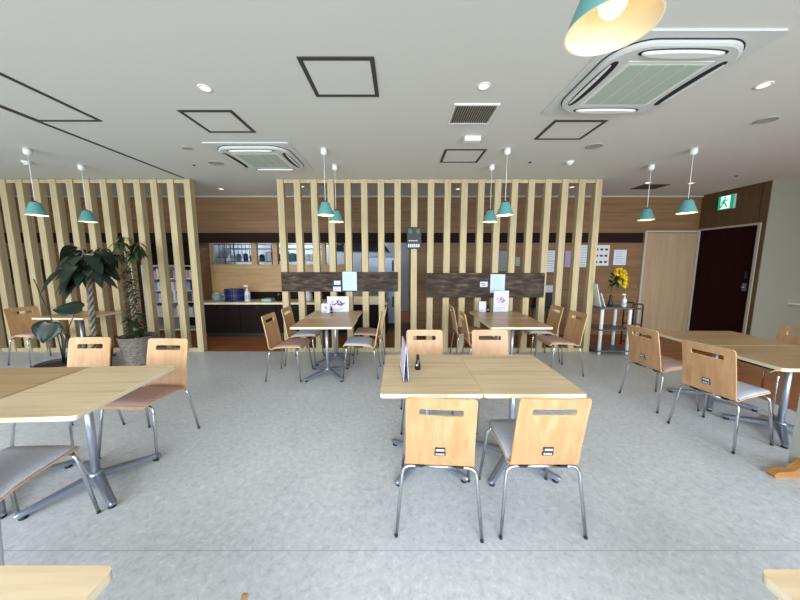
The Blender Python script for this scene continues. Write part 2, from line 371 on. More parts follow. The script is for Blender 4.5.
# ================================================================= CHAIR
PROF = [(.205, .408), (.198, .428), (.18, .438), (.12, .441), (.04, .438), (-.04, .434), (-.11, .426), (-.15, .412), (-.182, .405), (-.202, .413), (-.212, .45), (-.220, .53), (-.232, .59), (-.243, .65), (-.250, .69)]
SL = (Vector((-.279, .824))-Vector((-.250, .69)))
def prof_pt(s):
    """arc parameter = index along the profile"""
    i = min(int(s), len(PROF)-2); t = s-i; a, b2 = Vector(PROF[i]), Vector(PROF[i+1]); return a+(b2-a)*t
def shell(rows, halfw, hole=None, t=.011):
    """rows: list of (y,z); halfw: list; returns MB with top/bottom/edge faces (edge uses slot 1)"""
    m = MB(); bm = m.bm; U = [-1, -.75, -.37, -.18, 0, .18, .37, .75, 1]
    P = [Vector((0, y, z)) for y, z in rows]; Nn = []
    for i in range(len(P)):
        d = P[min(i+1, len(P)-1)]-P[max(i-1, 0)]; Nn.append(Vector((0, d.z, -d.y)).normalized()*(-1))
    top, bot = [], []
    for i, (p, nn) in enumerate(zip(P, Nn)):
        rt, rb = [], []
        for j, u in enumerate(U):
            x = u*halfw[i]
            if abs(u) == .37: x = u/abs(u)*.112
            if abs(u) == .18: x = u/abs(u)*.06
            if abs(u) == .75: x = u*halfw[i]
            if hole and i in (hole[0], hole[1]) and abs(u) == .37: x *= .94
            pb = -.012*(1-(x/.19)**2)*min(1, max(0, (p.z-.44)/.1)); p2 = Vector((x, p.y+pb, p.z)); rt.append(bm.verts.new(p2+nn*t/2)); rb.append(bm.verts.new(p2-nn*t/2))
        top.append(rt); bot.append(rb)
    cells = set()
    for i in range(len(rows)-1):
        for j in range(len(U)-1):
            if hole and hole[0] <= i < hole[1] and 2 <= j < 6: continue
            cells.add((i, j))
    for i, j in cells:
        bm.faces.new((top[i][j], top[i][j+1], top[i+1][j+1], top[i+1][j])).smooth = True
        bm.faces.new((bot[i][j], bot[i+1][j], bot[i+1][j+1], bot[i][j+1])).smooth = True
    def edge(a, b2):
        f = bm.faces.new((top[a[0]][a[1]], bot[a[0]][a[1]], bot[b2[0]][b2[1]], top[b2[0]][b2[1]])); f.material_index = 1
    for i, j in cells:
        if (i, j-1) not in cells: edge((i, j), (i+1, j))
        if (i, j+1) not in cells: edge((i+1, j+1), (i, j+1))
        if (i-1, j) not in cells: edge((i, j+1), (i, j))
        if (i+1, j) not in cells: edge((i+1, j), (i+1, j+1))
    return m
def make_chair():
    root = empty('dining_chair')
    # seat shell rows 0..8, backrest rows 8..end plus straight upper part with a grip slot
    srows = PROF[:9]; sw = [.165, .182, .192, .197, .198, .197, .194, .191, .189]
    shell(srows, sw).build('seat', [M['beech'], M['plyedge']], root, 40)
    brows = PROF[8:]; bw = [.187, .186, .184, .183, .182, .182, .182]
    ts = [.12, .26, .32, .50, .56, .72, .84, .92, .97, 1.0]; ww = [.181, .181, .181, .181, .181, .181, .180, .178, .173, .163]
    for t, w in zip(ts, ww): p = Vector(PROF[-1])+SL*t; brows = brows+[(p.x, p.y)]; bw.append(w)
    k0 = len(PROF[8:])+1
    b = shell(brows, bw, (k0, k0+3)).build('backrest', [M['beech'], M['plyedge']], root, 40)
    # cushion: pad following the seat, rounded border
    cm = cushion_mesh(); c = bpy.data.objects.new('cushion', cm); col.objects.link(c); c.parent = root
    for yy, f0, zc in ((.155, .205, .412), (-.190, -.245, .390)):
        MB().tube([(-.10, yy, zc), (.10, yy, zc)], .0095).build('crossbar', M['chrome'], root)
        for sx in (-1, 1):
            path = bez([(sx*.10, yy, zc), (sx*.198, yy+(f0-yy)*.05, zc), (sx*.232, f0, .008)], .06, 7)
            lg = MB().tube(path, .0095).build('leg', M['chrome'], root)
            MB().lathe([(.009, 0), (.0105, .003), (.0100, .014)], 12, (sx*.232, f0, 0)).build('glide', M['black'], lg)
    m = MB()
    for yy in (.155, -.19):
        for sx in (-1, 1): m.box(sx*.11-.02, sx*.11+.02, yy-.014, yy+.014, .419 if yy > 0 else .392, .433 if yy > 0 else .404)
    m.build('mounting_pad', M['black'], root)
    MB().box(-.07, .07, -.12, .11, .418, .426, .002, 1).build('seat_bracket', M['alu'], root)
    # badge low on the back of the backrest
    z = .50; p = Vector((0, -.2235, z)); tilt = Matrix.Translation(p) @ Matrix.Rotation(math.radians(9), 4, 'X') @ Matrix.Scale(1.3, 4)
    m = MB(); m.box(-.020, .020, -.0125, -.006, .010, .026); m.box(-.022, .022, -.0105, -.006, -.012, .004); bmesh.ops.transform(m.bm, matrix=tilt, verts=m.bm.verts[:])
    bd = m.build('badge', M['groove'], root)
    m = MB()
    for k in range(3): m.box(-.016+k*.011, -.006+k*.011, -.0132, -.0125, .0135, .0225)
    for k in range(4): m.box(-.017+k*.009, -.011+k*.009, -.0112, -.010, -.008, .0)
    bmesh.ops.transform(m.bm, matrix=tilt, verts=m.bm.verts[:])
    m.build('badge_mark', M['offwhite'], bd)
    return root
def cushion_mesh(key='greyblue', cache={}):
    if key in cache: return cache[key]
    m = MB(); bm = m.bm; rows = []
    ys = [(.2, 0, .170), (.192, .6, .182), (.175, 1, .189), (.12, 1, .193), (.04, 1, .194), (-.04, 1, .193), (-.11, 1, .190), (-.15, .8, .187), (-.165, 0, .184)]
    pr = sorted(PROF[:9], key=lambda q: q[0])
    def zs(y):
        for a, b2 in zip(pr, pr[1:]):
            if a[0] <= y <= b2[0]: return a[1]+(b2[1]-a[1])*(y-a[0])/(b2[0]-a[0])
        return pr[0][1]
    for y, h, w in ys:
        r = []
        for u, k in ((-1, 0), (-.985, .55), (-.94, .9), (-.7, 1), (-.3, 1.08), (0, 1.1), (.3, 1.08), (.7, 1), (.94, .9), (.985, .55), (1, 0)):
            r.append(bm.verts.new((u*w, y, zs(y)+.005+.017*k*h)))
        rows.append(r)
    for a, b2 in zip(rows, rows[1:]):
        for j in range(len(a)-1): bm.faces.new((a[j], a[j+1], b2[j+1], b2[j])).smooth = True
    loop = rows[0]+[r[-1] for r in rows[1:]]+rows[-1][::-1][1:]+[r[0] for r in rows[1:-1]][::-1]
    low = {}
    bm.faces.new([v for v in loop][::-1])
    me = bpy.data.meshes.new('cushion'); bmesh.ops.recalc_face_normals(bm, faces=bm.faces[:]); bm.to_mesh(me); bm.free(); me.materials.append(M[key])
    cache[key] = me; return me
proto = make_chair(); used = []
R = math.radians
def chair(x, y, face, key, label, group=None):
    """face: compass direction the sitter looks, degrees from +X"""
    o = proto if not used else copy_tree(proto)
    used.append(o); o.location = (x, y, 0); o.rotation_euler = (0, 0, R(face-90))
    for c in kids(o):
        if c.name.startswith('cushion'): c.data = cushion_mesh(key)
    tag(o, label, 'chair', group); return o
# ================================================================= TABLE
def make_table(w, d, top, cx, cy, rot, label, base_rot=0, off=(0, 0), group=None):
    root = empty('dining_table', (cx, cy, 0), R(rot))
    m = MB(); m.prism(rrect(w, d, .022), .694, .72, side=1)
    m.build('tabletop', [top, M['ashedge']], root)
    m = MB(); m.box(off[0]-.11, off[0]+.11, off[1]-.11, off[1]+.11, .684, .6935); m.build('top_plate', M['black'], root)
    MB().lathe([(.0225, .07), (.0225, .684)], 24, (off[0], off[1], 0)).build('column', M['alucol'], root)
    MB().lathe([(.038, .055), (.042, .065), (.042, .095), (.034, .105), (.027, .112)], 24, (off[0], off[1], 0)).build('hub', M['alu'], root)
    for k in range(4):
        a = R(45+90*k+base_rot); L2 = .345
        mm = Matrix.Translation((off[0], off[1], 0)) @ Matrix.Rotation(a, 4, 'Z')
        m = MB(); bm = m.bm; secs = [(.028, .030, .055, .098), (.15, .026, .044, .078), (.29, .022, .026, .052), (.335, .021, .022, .046), (.35, .012, .024, .040)]
        rings = []
        for x, hw, z0, z1 in secs:
            rings.append([bm.verts.new(v) for v in ((x, -hw, z0), (x, hw, z0), (x, hw, z1-.008), (x, hw*.55, z1), (x, -hw*.55, z1), (x, -hw, z1-.008))])
        for p, q in zip(rings, rings[1:]):
            for j in range(6): bm.faces.new((p[j], p[(j+1) % 6], q[(j+1) % 6], q[j]))
        bm.faces.new(rings[0]); bm.faces.new(rings[-1][::-1])
        bmesh.ops.transform(bm, matrix=mm, verts=bm.verts[:])
        arm = m.build('base_arm', M['alu'], root, 35)
        m = MB(); m.lathe([(.019, 0), (.021, .004), (.019, .024)], 16, (.318, 0, 0)); bmesh.ops.transform(m.bm, matrix=mm, verts=m.bm.verts[:])
        m.build('glide', M['black'], arm)
    return tag(root, label, 'table', group)

# centre pair
make_table(.619, .765, M['ash'], .1905, 2.085, 0, 'left of the two pale tables joined in the centre, soy bottle on it', 4, off=(.01, .02))
make_table(.619, .765, M['ash'], .8115, 2.085, 0, 'right of the two pale tables joined in the centre, bare top', 4, off=(.02, .02))
chair(.228, 1.705, 86, 'greyblue', 'beech chair with its back to us, left one at the centre tables')
chair(.783, 1.71, 90, 'greyblue', 'beech chair with its back to us, right one at the centre tables')
chair(.245, 2.67, 270, 'greyblue', 'beech chair facing us behind the centre table with the soy bottle')
chair(.90, 2.67, 270, 'greyblue', 'beech chair facing us behind the bare centre table')
# left pair
make_table(.63, .765, M['ash'], -2.0, 1.81, 3, 'pale table at left, nearer to the aisle of its joined pair', 8, off=(-.04, .05))
make_table(.63, .765, M['oakdark'], -2.621, 1.777, 3, 'tan table at the left edge joined to a paler one', 8)
chair(-2.07, 2.325, 268, 'mauve', 'beech chair with mauve seat at the aisle end of the left tables')
chair(-2.79, 2.37, 272, 'mauve', 'beech chair behind the tan left table, mostly hidden below its back')
chair(-2.04, 1.42, 92, 'greyblue', 'cut off chair with grey seat at the near side of the left tables')
# back left group
make_table(.755, .605, M['oakdark'], -.965, 3.86, 1, 'back left table group, nearer table in front of the menu table')
make_table(.755, .605, M['oakdark'], -.985, 4.475, 0, 'back left table group, farther table carrying a pink menu by the posts')
chair(-1.445, 3.86, -2, 'mauve', 'chair with mauve seat on the left of the back left tables, nearer one')
chair(-1.43, 4.45, 0, 'greyblue', 'chair with grey seat on the left of the back left tables, farther one')
chair(-.53, 3.95, 180, 'greyblue', 'chair with grey blue seat on the right of the back left tables, nearer one')
chair(-.49, 4.53, 181, 'mauve', 'chair with mauve seat on the right of the back left tables, farther one')
# back right group
make_table(.755, .605, M['oakdark'], 1.475, 3.85, 0, 'back right table group, nearer empty table behind the centre chairs')
make_table(.755, .605, M['oakdark'], 1.49, 4.465, 0, 'back right table group, farther table carrying a menu card by the posts')
chair(1.13, 4.04, 0, 'mauve', 'chair seen edge on at the left of the back right tables, nearer one')
chair(1.08, 4.62, 0, 'mauve', 'chair seen edge on at the left of the back right tables, farther one')
chair(2.16, 4.02, 184, 'mauve', 'chair with mauve seat on the right of the back right tables')
chair(2.17, 4.62, 180, 'greyblue', 'chair with grey seat at the back right tables, half behind the mauve one')
# right group
make_table(.92, .615, M['oakdark'], 3.30, 2.435, -1, 'wide table at right, nearer one of its pair', off=(.06, .06))
make_table(.92, .615, M['oakdark'], 3.311, 3.055, -1, 'wide table at right, farther one of its pair near the maroon door', off=(.06, .05))
chair(2.81, 2.48, 14, 'greyblue', 'chair with pale grey seat on the left of the right hand tables')
chair(2.80, 3.09, 5, 'pinkf', 'chair with pink seat on the left of the right hand tables')
chair(3.89, 3.04, 180, 'charcoal', 'chair with charcoal seat on the far side of the right hand tables')
# far left group behind the plants
make_table(.755, .605, M['oakdark'], -4.83, 4.46, -2, 'table far left behind the potted plants')
chair(-5.45, 4.42, -12, 'pinkf', 'chair with pink seat at far left in front of the post screen')
# bottom corners
make_table(1.2, .75, M['ash'], -1.335, .31, 0, 'pale table cut off at the bottom left corner of the photo')
make_table(1.2, .75, M['ash'], 1.515, .30, 0, 'pale table cut off at the bottom right corner of the photo')
chair(-.60, .368, 180, 'greyblue', 'chair of which only the brown top corner shows at the bottom edge')

# ================================================================= CEILING FITTINGS
def hatch(x0, x1, y0, y1, label):
    root = empty('ceiling_hatch', ((x0+x1)/2, (y0+y1)/2, CH)); tag(root, label, 'hatch', 'ceiling access hatches')
    w, d = x1-x0, y1-y0; t = .03; m = MB()
    MB().box(-w/2+t, w/2-t, -d/2+t, d/2-t, -.004, .0).build('panel', M['ceiling'], root)
    for a in ((-w/2, w/2, -d/2, -d/2+t), (-w/2, w/2, d/2-t, d/2), (-w/2, -w/2+t, -d/2+t, d/2-t), (w/2-t, w/2, -d/2+t, d/2-t)): m.box(a[0], a[1], a[2], a[3], -.007, 0)
    m.build('frame', M['groove'], root); return root
hatch(-.66, -.165, 2.09, 2.55, 'largest looking square ceiling hatch, between the two round lamps')
hatch(-1.92, -1.45, 2.765, 3.21, 'ceiling hatch just in front of the left air conditioner')
hatch(.52, 1.01, 3.665, 4.125, 'ceiling hatch behind the striped vent grille')
hatch(1.425, 1.92, 2.95, 3.385, 'ceiling hatch behind the right air conditioner')
hatch(-3.345, -2.76, 1.0, 2.97, 'long ceiling hatch at left beside the dark joint')
# vent grille
root = empty('vent_grille', (.64, 2.84, CH)); tag(root, 'striped ventilation grille in the ceiling right of centre', 'vent')
m = MB()
for a in ((-.19, .19, -.18, -.16), (-.19, .19, .16, .18), (-.19, -.175, -.16, .16), (.175, .19, -.16, .16)): m.box(*a, -.012, 0)
m.build('frame', M['white'], root)
MB().box(-.175, .175, -.16, .16, -.002, 0).build('backing', M['dark'], root)
for i in range(17):
    x = -.165+i*.0206; m = MB(); m.box(x-.0035, x+.0035, -.16, .16, -.011, -.002); m.build('slat', mat('grille slat', (150,146,130), .5) if i == 0 else bpy.data.materials['grille slat'], root)
o = MB().box(.67, .84, 3.29, 3.37, CH-.05, CH, .006).build('emergency_light', M['white']); tag(o, 'small white box between the vent grille and the hatch', 'emergency light')
def cassette(cx, cy, label):
    root = empty('air_conditioner', (cx, cy, CH)); tag(root, label, 'air conditioner')
    m = MB(); m.prism(rrect(.95, .95, .02), -.012, 0); m.build('ceiling_plate', M['offwhite'], root)
    m = MB(); m.prism(rrect(.843, .843, .215, 10), -.017, -.0122); m.build('air_gap', M['dark'], root)
    def stack(P, zs):
        m = MB(); rings = [[m.bm.verts.new((x, y, z)) for x, y in p] for p, z in zip(P, zs)]
        for a, b2 in zip(rings, rings[1:]):
            for j in range(len(a)): m.bm.faces.new((a[j], a[(j+1) % len(a)], b2[(j+1) % len(a)], b2[j]))
        m.bm.faces.new(rings[-1]); m.bm.faces.new(rings[0][::-1]); return m
    stack([rrect(w, w, r, 10) for w, r in ((.83, .21), (.83, .21), (.80, .2), (.79, .2))], [-.0172, -.034, -.043, -.043]).build('front_panel', M['offwhite'], root)
    MB().box(-.27, .27, -.27, .27, -.046, -.0432).build('grille_frame', M['white'], root)
    g = MB().box(-.24, .24, -.24, .24, -.049, -.0462).build('filter_grille', M['filter'], root)
    for k in range(3):
        x = -.12+.12*k; MB().box(x-.005, x+.005, -.24, .24, -.051, -.0492).build('grille_bar', M['offwhite'], g)
    def lens(L2, w, n=14): return [(L2*math.cos(2*PI*k/(2*n)), w*(abs(math.sin(2*PI*k/(2*n)))**.7)*(1 if k < n else -1)) for k in range(2*n)]
    for k in range(4):
        mm = Matrix.Rotation(PI/2*k, 4, 'Z') @ Matrix.Translation((0, -.345, 0))
        m = MB(); m.prism(lens(.27, .042), -.0445, -.0432, mm); o_ = m.build('air_outlet', M['dark'], root)
        m = stack([[(x, y) for x, y in lens(.25*f, .030*f)] for f in (1, 1, .86)], [-.0447, -.052, -.060]) if k in (0, 2) else stack([[(x, y-.018) for x, y in lens(.24*f, .012*f)] for f in (1, 1, .8)], [-.0447, -.050, -.054])
        bmesh.ops.transform(m.bm, matrix=mm, verts=m.bm.verts[:]); m.build('air_flap', M['white'], o_)
    return root
cassette(1.715, 2.335, 'large ceiling air conditioner beside the big blue lamp')
cassette(-1.70, 3.94, 'ceiling air conditioner at left in front of the post screens')
def downlight(x, y, label, on=True, r=.042, power=5):
    root = empty('downlight', (x, y, CH)); tag(root, label, 'downlight')
    MB().lathe([(r*.8, -.001), (r*.85, -.006), (r*1.15, -.006), (r*1.2, 0)], 28, cap=False).build('trim_ring', M['white'], root)
    MB().lathe([(0, -.0025), (r*.8, -.0025)], 28, cap=False).build('lens', M['downlens'], root)
    if on:
        l = lamp_point('downlight_glow', (x, y, CH-.03), power, (1, .83, .62), .05, 110)
    return root
downlight(-1.468, 2.44, 'lit round downlight left of the central ceiling hatch')
downlight(.625, 2.414, 'lit round downlight in front of the striped vent')
downlight(2.693, 2.402, 'lit round downlight right of the large air conditioner')
for x, y, t in ((-3.2, 5.58, 'far left in the gap between the screens'), (-1.70, 5.4, 'behind the left end of the middle screen'), (1.04, 5.58, 'first right of the display'), (1.2, 5.15, 'nearer to the screen, right of the display'),
             (3.0, 5.44, 'behind the right end of the middle screen'), (4.09, 5.15, 'between the dim right lamp and the back wall'), (4.83, 5.18, 'nearest the exit sign')):
    downlight(x, y, 'small lit downlight beyond the screens, '+t, True, .045, 2)
def speaker(x, y, r, label):
    root = empty('ceiling_speaker', (x, y, CH)); tag(root, label, 'speaker')
    MB().lathe([(0, -.006), (r*.9, -.006)], 32, cap=False).build('mesh_cover', mat('grey speaker mesh', (160,158,152), .7) if 'grey speaker mesh' not in bpy.data.materials else bpy.data.materials['grey speaker mesh'], root)
    MB().lathe([(r*.9, -.004), (r*.92, -.010), (r, -.008), (r, 0)], 32, cap=False).build('rim', bpy.data.materials['grey speaker mesh'], root)
speaker(2.19, 3.577, .085, 'round grey ceiling speaker behind the hatch near the large air conditioner')
speaker(-2.431, 4.16, .09, 'round grey ceiling speaker left of the left air conditioner')
speaker(3.375, 2.953, .08, 'round grey ceiling speaker right of the large air conditioner')
speaker(-2.446, 3.637, .05, 'smaller round grey ceiling cover near the left air conditioner')
def detector(x, y, r, h, label, m, nm='smoke_detector', cat='smoke detector'):
    o = MB().lathe([(r, 0), (r, -h*.35), (r*.7, -h*.5), (r*.6, -h), (0, -h)], 24, (x, y, CH)).build(nm, m); tag(o, label, cat)
detector(2.212, 4.10, .05, .045, 'round white smoke detector above the right end of the middle screen', M['white'])
detector(1.702, 4.122, .02, .012, 'tiny dark ceiling sprinkler left of the white smoke detector', M['groove'], 'sprinkler', 'sprinkler')
detector(-2.78, 4.245, .02, .012, 'tiny dark ceiling sprinkler above the end of the left screen', M['groove'], 'sprinkler', 'sprinkler')
detector(5.1, 4.75, .02, .012, 'tiny dark ceiling sprinkler in front of the exit sign', M['groove'], 'sprinkler', 'sprinkler')
detector(-4.86, 4.1, .05, .045, 'round white smoke detector at the far left between the lamp cords', M['white'])
o = MB().box(4.12, 4.55, 5.25, 5.58, CH-.006, CH).build('vent_grille', M['groove']); tag(o, 'dark flat vent in the ceiling behind the right lamps', 'vent')
# hanging lamps
def pendant(x, y, label, zb=2.055, power=1.0):
    root = empty('pendant_lamp', (x, y, CH)); tag(root, label, 'pendant lamp')
    z = zb-CH
    MB().lathe([(.0, -.075), (.016, -.075), (.034, -.062), (.038, -.03), (.034, 0), (0, 0)], 24).build('canopy', M['white'], root)
    MB().tube([(0, 0, -.07), (0, 0, z+.165)], .0035, 8).build('cord', M['white'], root)
    m = MB(); m.lathe([(.0, .152), (.030, .152), (.044, .146), (.050, .135), (.066, .09), (.083, .045), (.1, .0)], 40, (0, 0, z), cap=False)
    m.mi = 1; m.lathe([(.1, .0), (.0955, .0), (.080, .045), (.062, .09), (.046, .132), (0, .140)], 40, (0, 0, z), cap=False)
    m.build('lamp_shade', [M['teal'], M['shadein']], root, 50)
    MB().lathe([(.014, .165), (.018, .15), (.018, .10), (.0, .10)], 16, (0, 0, z)).build('socket', M['black'], root)
    MB().lathe([(.0, .025), (.018, .03), (.029, .045), (.031, .06), (.024, .08), (.014, .1)], 24, (0, 0, z)).build('bulb', M['bulb'], root)
    lamp_point('pendant_glow', (x, y, zb+.012), power, (1, .80, .52), .03)
    return root
pendant(.506, .795, 'large looking blue pendant lamp close above, showing its lit bulb', 2.055, .025)
for x, n in ((-4.30, 'at far left'), (-.88, 'over the back left tables'), (1.24, 'over the back right tables'), (3.39, 'over the right hand tables')):
    for y, k in ((3.65, 'nearer'), (4.24, 'farther')):
        pendant(x, y, 'teal pendant lamp %s, %s of the two' % (n, k), 2.05+(0.025 if x > 3 else 0))

# ================================================================= EXIT SIGN
root = empty('exit_sign', (DX, 5.635, 2.58)); tag(root, 'lit green exit sign with running figure above the maroon door', 'exit sign')
MB().box(-.03, 0, -.14, .14, -.125, .125, .006).build('housing', M['offwhite'], root)
MB().box(-.036, -.0302, -.13, .13, -.115, .115).build('green_face', M['green'], root)
MB().box(-.039, -.0362, -.07, .085, -.11, .11).build('doorway_symbol', M['exitwhite'], root)
m = MB(); X = -.042
def limb(pts, r=.012): m.tube([(X, a, b2) for a, b2 in pts], r, 6)
m.lathe([(0, -.016), (.012, -.011), (.016, 0), (.012, .011), (0, .016)], 12, (X, .01, .085))
limb([(.015, .06), (.025, 0)], .018); limb([(.025, 0), (-.01, -.045), (-.035, -.09)]); limb([(.025, 0), (.055, -.04), (.08, -.09)]); limb([(.015, .05), (-.025, .02), (-.04, .05)], .008); limb([(.015, .05), (.055, .02), (.07, -.01)], .008)
m.build('running_figure', M['green'], root)
# wall ledge at far right
o = MB().box(6.50, 7.2, 4.80, 4.989, .80, .83, .003, 1).build('wall_shelf', M['white']); tag(o, 'small pale shelf on the grey wall at the right edge', 'shelf')

# ================================================================= NOTICES ON THE TIMBER WALL
YW = YB-.004
def poster(x0, x1, z0, z1, c, label, n=5, seed=1):
    mm = bpy.data.materials.get('sheet%s' % (c,)) or mat('sheet%s' % (c,), c, .7)
    o = sheet('wall_notice', x0, x1, z0, z1, YW, mm, label, 'notice'); lines(o, x0+.015, x1-.015, z0+.02, z1-.02, YW-.004, n, (120,124,140), .006, seed); return o
poster(2.00, 2.17, 1.32, 1.72, (150,150,160), 'grey notice on the timber wall seen above the right dark board', 7)
poster(2.33, 2.42, 1.42, 1.60, (170,172,170), 'smallest notice on the timber wall above the right dark board', 3)
poster(2.965, 3.145, 1.525, 1.73, (222,228,236), 'upper of two white sheets seen between the posts right of the board', 4)
poster(2.965, 3.145, 1.30, 1.515, (222,228,236), 'lower of two white sheets seen between the posts right of the board', 4, 3)
poster(3.33, 3.47, 1.40, 1.72, (168,150,186), 'lilac notice on the timber wall between the last posts', 5)
poster(3.63, 3.80, 1.40, 1.84, (206,212,224), 'tall white notice behind the last post of the middle screen', 8)
o = poster(3.90, 4.215, 1.43, 1.84, (214,214,216), 'white chart of dark icons on the timber wall right of the screen', 1)
for r_ in range(3):
    for c_ in range(3): x = 3.96+c_*.095; z = 1.50+r_*.125; MB().box(x-.025, x+.03, YW-.0065, YW-.004, z-.018, z+.022).build('icon', bpy.data.materials.get('dark icon ink') or mat('dark icon ink', (60,60,66), .8), o)
poster(4.31, 4.565, 1.44, 1.745, (206,214,226), 'single white notice nearest the light oak door', 6, 5)

# ================================================================= SERVICE COUNTER AND KITCHEN
root = empty('counter_cabinet', (-2.1, 6.2, 0)); tag(root, 'long black brown counter cabinet along the back wall', 'cabinet')
MB().box(-1.83, 1.83, -.27, .29, .08, .66).build('carcass', M['cabinet'], root)
MB().box(-1.80, 1.80, -.24, .29, 0, .08).build('plinth', M['black'], root)
for i in range(5):
    x0 = -1.83+i*.732; d = MB().box(x0+.004, x0+.728, -.29, -.272, .085, .655, .002, 1).build('cabinet_door', M['cabinet'], root)
    MB().box(x0+.33, x0+.40, -.296, -.2905, .60, .61).build('finger_pull', M['black'], d)
o = MB().box(-4.07, -.25, 5.885, 6.49, .665, .705, .003, 1).build('worktop', M['ashedge']); tag(o, 'pale worktop lying on the black brown counter cabinet', 'worktop')
o = MB().box(-3.80, -1.2, 6.475, 6.499, .706, .86).build('backsplash', M['cabinet']); tag(o, 'dark strip upright at the rear of the worktop', 'backsplash')
o = MB().box(-.93, -.30, 5.90, 6.3, .706, .83, .004, 1).build('register_box', M['ashedge']); tag(o, 'pale flat box on the worktop behind the left menu table', 'box')
# things on the worktop
root = empty('water_jug', (-3.80, 6.2, .705)); tag(root, 'pale blue green jug at the left end of the worktop', 'jug')
MB().lathe([(.0, 0), (.085, 0), (.095, .02), (.10, .12), (.085, .15), (.0, .15)], 24).build('body', mat('sea green plastic', (120,150,148), .35), root)
MB().lathe([(.07, .15), (.05, .17), (0, .175)], 24).build('lid', M['offwhite'], root)
MB().tube(bez([(.09, 0, .13), (.15, 0, .12), (.15, 0, .05), (.097, 0, .04)], .03), .010).build('handle', M['offwhite'], root)
root = empty('dish_basket', (-3.42, 6.16, .705)); tag(root, 'navy blue basket with slatted sides on the worktop', 'basket')
m = MB()
for k in range(26):
    a = 2*PI*k/26; m.box(-.012, .012, -.004, .004, 0, .24); vs = m.bm.verts[-8:]
    bmesh.ops.transform(m.bm, matrix=Matrix.Translation((.185*math.cos(a), .15*math.sin(a), 0)) @ Matrix.Rotation(a+PI/2, 4, 'Z'), verts=list(vs))
m.build('side_slats', M['navy'], root)
for z in (.004, .12, .24):
    MB().tube([(.188*math.cos(2*PI*k/32), .153*math.sin(2*PI*k/32), z) for k in range(33)], .007, 6).build('hoop', M['navy'] if z != .12 else M['steel'], root)
m = MB(); m.prism([(.18*math.cos(2*PI*k/32), .145*math.sin(2*PI*k/32)) for k in range(32)], 0, .006); m.build('base', M['navy'], root)
def spray(x, y, z, h, label, c=(220,222,224)):
    root = empty('pump_bottle', (x, y, z)); tag(root, label, 'bottle'); k = h/.3
    MB().lathe([(0, 0), (.045*k, 0), (.05*k, .01*k), (.05*k, .15*k), (.035*k, .19*k), (.016*k, .205*k), (0, .205*k)], 20).build('body', mat('bottle plastic', c, .25) if 'bottle plastic' not in bpy.data.materials else bpy.data.materials['bottle plastic'], root)
    MB().lathe([(.019*k, .20*k), (.019*k, .235*k), (.008*k, .24*k), (.008*k, .27*k), (0, .27*k)], 14).build('cap', M['white'], root)
    MB().box(-.06*k, .02*k, -.012*k, .012*k, .27*k, .30*k, .004*k).build('nozzle', M['white'], root)
    MB().lathe([(.0505*k, .04*k), (.0505*k, .12*k)], 20, cap=False).build('label_band', mat('label paper', (180,190,214), .6) if 'label paper' not in bpy.data.materials else bpy.data.materials['label paper'], root)
    return root
spray(-3.12, 6.1, .705, .33, 'white pump bottle on the worktop right of the navy basket')
o = MB().box(-2.80, -2.60, 6.0, 6.2, .705, .765, .015).build('folded_cloth', mat('mint cloth', (150,186,170), .9)); tag(o, 'folded mint green cloth on the worktop', 'cloth')
root = empty('teapot', (-2.50, 6.15, .705)); tag(root, 'small dark pot beside the mint cloth on the worktop', 'pot')
MB().lathe([(0, 0), (.05, 0), (.07, .03), (.068, .09), (.04, .12), (0, .12)], 20).build('body', M['cabinet'], root)
MB().lathe([(.04, .12), (.015, .14), (.015, .16), (0, .165)], 16).build('lid', M['steel'], root)
MB().tube([(.06, 0, .04), (.10, 0, .08), (.11, 0, .11)], .012, 8, .007).build('spout', M['cabinet'], root)
root = empty('hanging_bag', (-1.88, 6.12, .705)); tag(root, 'white crumpled bag on the worktop seen between two posts', 'bag')
m = MB(); m.lathe([(0, 0), (.07, .01), (.085, .07), (.07, .16), (.03, .20), (.045, .235), (0, .225)], 14)
for v in m.bm.verts: v.co.x += random.uniform(-.01, .01); v.co.y += random.uniform(-.01, .01)
m.build('body', M['paper'], root)
# kitchen equipment seen through the serving openings and the doorway
root = empty('kitchen_shelving', (-3.0, 7.3, 0)); tag(root, 'steel shelving of pans behind the serving openings', 'shelving')
for x in (-1.1, -.0, 1.1):
    for y in (-.2, .2): MB().tube([(x, y, 0), (x, y, 2.0)], .015, 8).build('upright', M['steel'], root)
for z in (.6, 1.2, 1.5, 1.8): MB().box(-1.12, 1.12, -.22, .22, z, z+.02).build('shelf', M['steel'], root)
rnd = random.Random(4); cols = [(220,226,232), (90,100,120), (50,60,70), (170,180,190), (40,44,60), (200,206,200), (96,130,150)]
cm = [mat('kitchenware %d' % i, c, .35) for i, c in enumerate(cols)]
names = {0: 'container', 1: 'pan', 2: 'box'}
ci = 0; desc = ['white', 'slate', 'charcoal', 'silver grey', 'dark blue', 'pale', 'blue grey']
for z, row in ((1.52, 'middle'), (1.22, 'lower')):
    x = -4.05; ci = 0
    while x < -1.95:
        w = rnd.uniform(.10, .2); h = rnd.uniform(.14, .24); k = rnd.randrange(3); q = rnd.randrange(7)
        nm = ('storage_jar', 'cooking_pot', 'storage_box')[k]
        if k == 2: o = MB().box(x, x+w, 7.14, 7.4, z, z+h, .008).build(nm, cm[q])
        else:
            r = w/2; o = MB().lathe([(0, 0), (r*.9, 0), (r, .01), (r, h*.8), (r*(.6 if k == 0 else 1.04), h*.86), (r*(.6 if k == 0 else .5), h*.95), (0, h)], 18, (x+r, 7.25, z)).build(nm, cm[q])
        ci += 1; o['label'] = '%s %s, %s from the left on the %s kitchen shelf' % (desc[q], nm.replace('_', ' '), ORD[ci], row)
        o['category'] = nm.split('_')[1]; o['group'] = 'kitchenware on the %s shelf' % row
        x += w+rnd.uniform(.01, .06)
